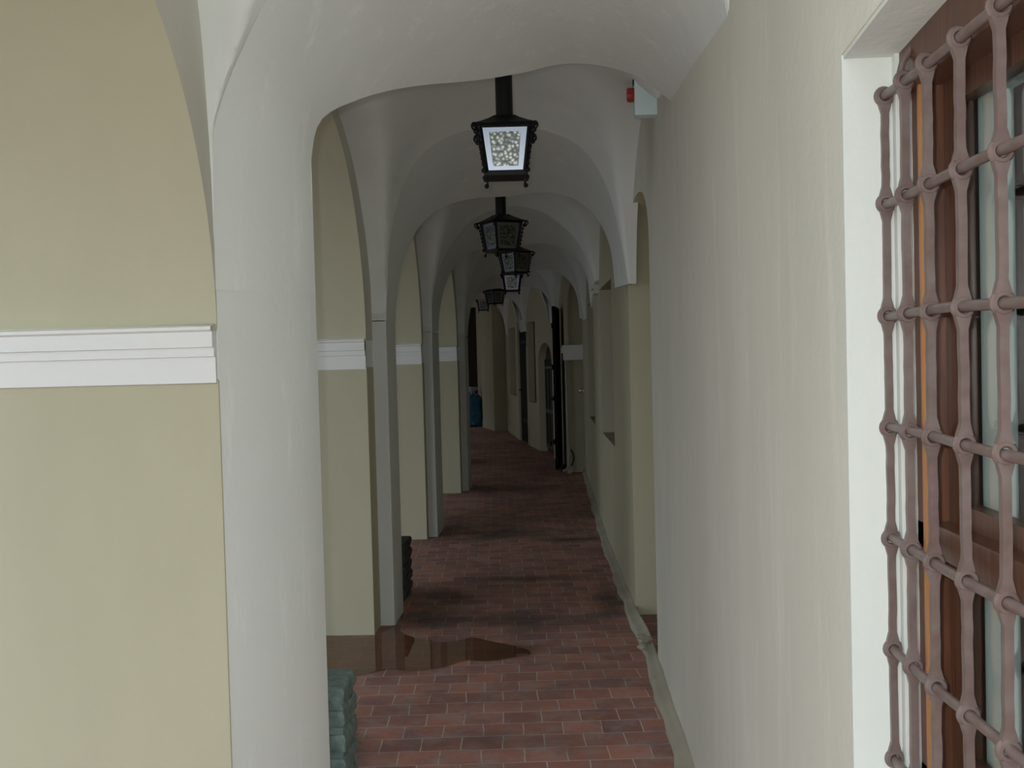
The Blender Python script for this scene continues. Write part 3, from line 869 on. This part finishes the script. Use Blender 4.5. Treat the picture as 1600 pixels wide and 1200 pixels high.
for s_ in (-1, 1):
    b = MB(); b.box(.06*s_-.0 if s_ > 0 else -.5, .5 if s_ > 0 else -.06, .0, .012, .75, 1.45); b.build('pane', M_darkpane, root)
b = MB()
for x in (-.56, -.03, .03, .28, -.28, .56): b.box(x-.014, x+.014, 0, .03, .1, 1.6)
b.box(-.56, .56, 0, .03, .68, .74); b.box(-.56, .56, 0, .03, .08, .14); b.box(-.56, .56, 0, .03, 1.44, 1.48)
b.build('glazing_bar', weld=False, mats=mat('door_rail_grey', (.07, .07, .075), .4), parent=root)
b = MB(); b.tube([(.09, .03, .9), (.09, .06, .9), (.02, .065, .9)], .01, 8); b.build('door_handle', M_iron, root)
# black plank door
o1, d1 = wall_frame(20.28)
root = bpy.data.objects.new('door_2', None); COL.objects.link(root); root.matrix_world = LM(o1, d1, .06); root['kind'] = 'structure'
b = MB(); b.box(-.57, .57, -.04, 0, .01, 2.34)
for k in range(7): b.box(-.55+k*.158, -.40+k*.158, 0, .012, .03, 2.30)
b.build('door_leaf', M_irond, root)
b = MB(); b.box(-.55, .3, .012, .022, .4, .46); b.box(-.55, .3, .012, .022, 1.9, 1.96); b.build('strap_hinge', M_iron, root)
b = MB(); b.tube([(.42, .01, 1.0), (.42, .06, 1.0), (.33, .065, 1.0)], .011, 8); b.build('door_handle', M_iron, root)
# open iron door leaf
leaf_a, leaf_b = Vector((-.02, 15.24, 0)), Vector((.055, 16.2, 0))
d_ = (leaf_b-leaf_a).normalized(); n_ = Vector((-d_.y, d_.x, 0))
root = thing('open_door_leaf', 'tall black iron door leaf standing open beside the white downpipe', 'door', leaf_a)
Mx = Matrix((d_, n_, Vector((0, 0, 1)))).transposed().to_4x4(); Mx.translation = leaf_a; root.matrix_world = Mx
Ld = (leaf_b-leaf_a).length
b = MB(); b.box(0, Ld, -.02, .02, .015, 2.38, bev=.003); b.build('door_panel', M_irond, root)
for z in (.42, 1.05, 1.50, 2.1):
    b = MB(); b.box(-.05 if z in (.42, 1.5) else 0, Ld, .02, .034, z-.035, z+.035); b.build('cross_rail', M_irond, root)
b = MB(); b.tube([(.08, .02, 1.04), (.08, .07, 1.04), (.2, .075, 1.04)], .012, 8); b.build('door_handle', M_iron, root); b = MB(); b.tube([(.03, .03, .42), (.03, .08, .42), (.06, .085, .36)], .012, 8); b.build('door_bolt', M_iron, root)
# downpipe with a shoe at the foot
root = thing('downpipe', 'thin white downpipe with curved foot on the projecting pier', 'pipe', (px0+.02, py0, 0))
b = MB(); b.tube([(-.005, -.03, 1.59), (-.0, -.03, 1.0), (.005, -.03, .2), (-.0, -.035, .10), (-.03, -.06, .055), (-.075, -.09, .045)], .017, 12); b.build('pipe_run', M_pipe, root)
for z in (.35, 1.0, 1.5):
    b = MB(); b.torus((0, -.03, z), .019, .004, 'z', 14, 6); b.box(-.01, .01, -.02, .005, z-.01, z+.01); b.build('pipe_clip', M_pipe, root)
b = MB(); pts = [(.06+.035*math.sin(PI*t), -.02, .34-.24*t) for t in [k/14 for k in range(15)]]
b.tube(pts, .009, 8)
bmesh.ops.translate(b.bm, verts=b.bm.verts, vec=(px0, py0, 0))
tag(b.build('cable_loop', M_irond), 'short black bowed cable low on the pier beside the downpipe', 'cable')
# bright knob
root = thing('door_knob', 'small shiny round metal knob at far end of right wall', 'knob', (XR(14.75), 14.75, 1.17))
b = MB(); b.lathe([(.026, .002), (.026, -.006), (.012, -.010), (.011, -.03)], n=18, axis='x'); b.build('rosette', M_brass, root)
b = MB(); b.sphere((-.048, 0, 0), .033, 18); b.build('knob_ball', M_brass, root)

# blue rubbish bag with its knotted top
root = thing('rubbish_bag', 'tall blue plastic rubbish bag standing against the dark end wall', 'bag', (-2.0, 25.1, 0))
def crumple(bm_, amp, sc, seed):
    from mathutils import noise as N
    for v_ in bm_.verts:
        d = N.noise_vector(Vector(v_.co)*sc+Vector((seed, seed, 0)))
        v_.co += Vector((d.x, d.y, d.z*.4))*amp
b = MB()
prof = [(.05, .005), (.17, .01), (.205, .06), (.20, .2), (.21, .35), (.205, .5), (.20, .62), (.18, .70), (.13, .76), (.07, .79)]
pr2 = []
for (r0, z0), (r1, z1) in zip(prof, prof[1:]):
    for t in range(4): pr2.append((lerp(r0, r1, t/4), lerp(z0, z1, t/4)))
pr2.append(prof[-1]); b.lathe(pr2, n=40)
crumple(b.bm, .035, 9, 3.0); crumple(b.bm, .012, 30, 1.0)
for v_ in b.bm.verts: v_.co.z = max(v_.co.z, .002)
b.build('bag_body', M_bag, root, angle=60)
b = MB(); pr3 = [(.07, .77), (.05, .80), (.075, .85), (.12, .90), (.135, .93), (.08, .95), (.02, .92)]
b.lathe(pr3, n=30); crumple(b.bm, .05, 16, 5.0)
tag(b.build('bag_top', M_bagtop, root, angle=60), 'crumpled whitish top')
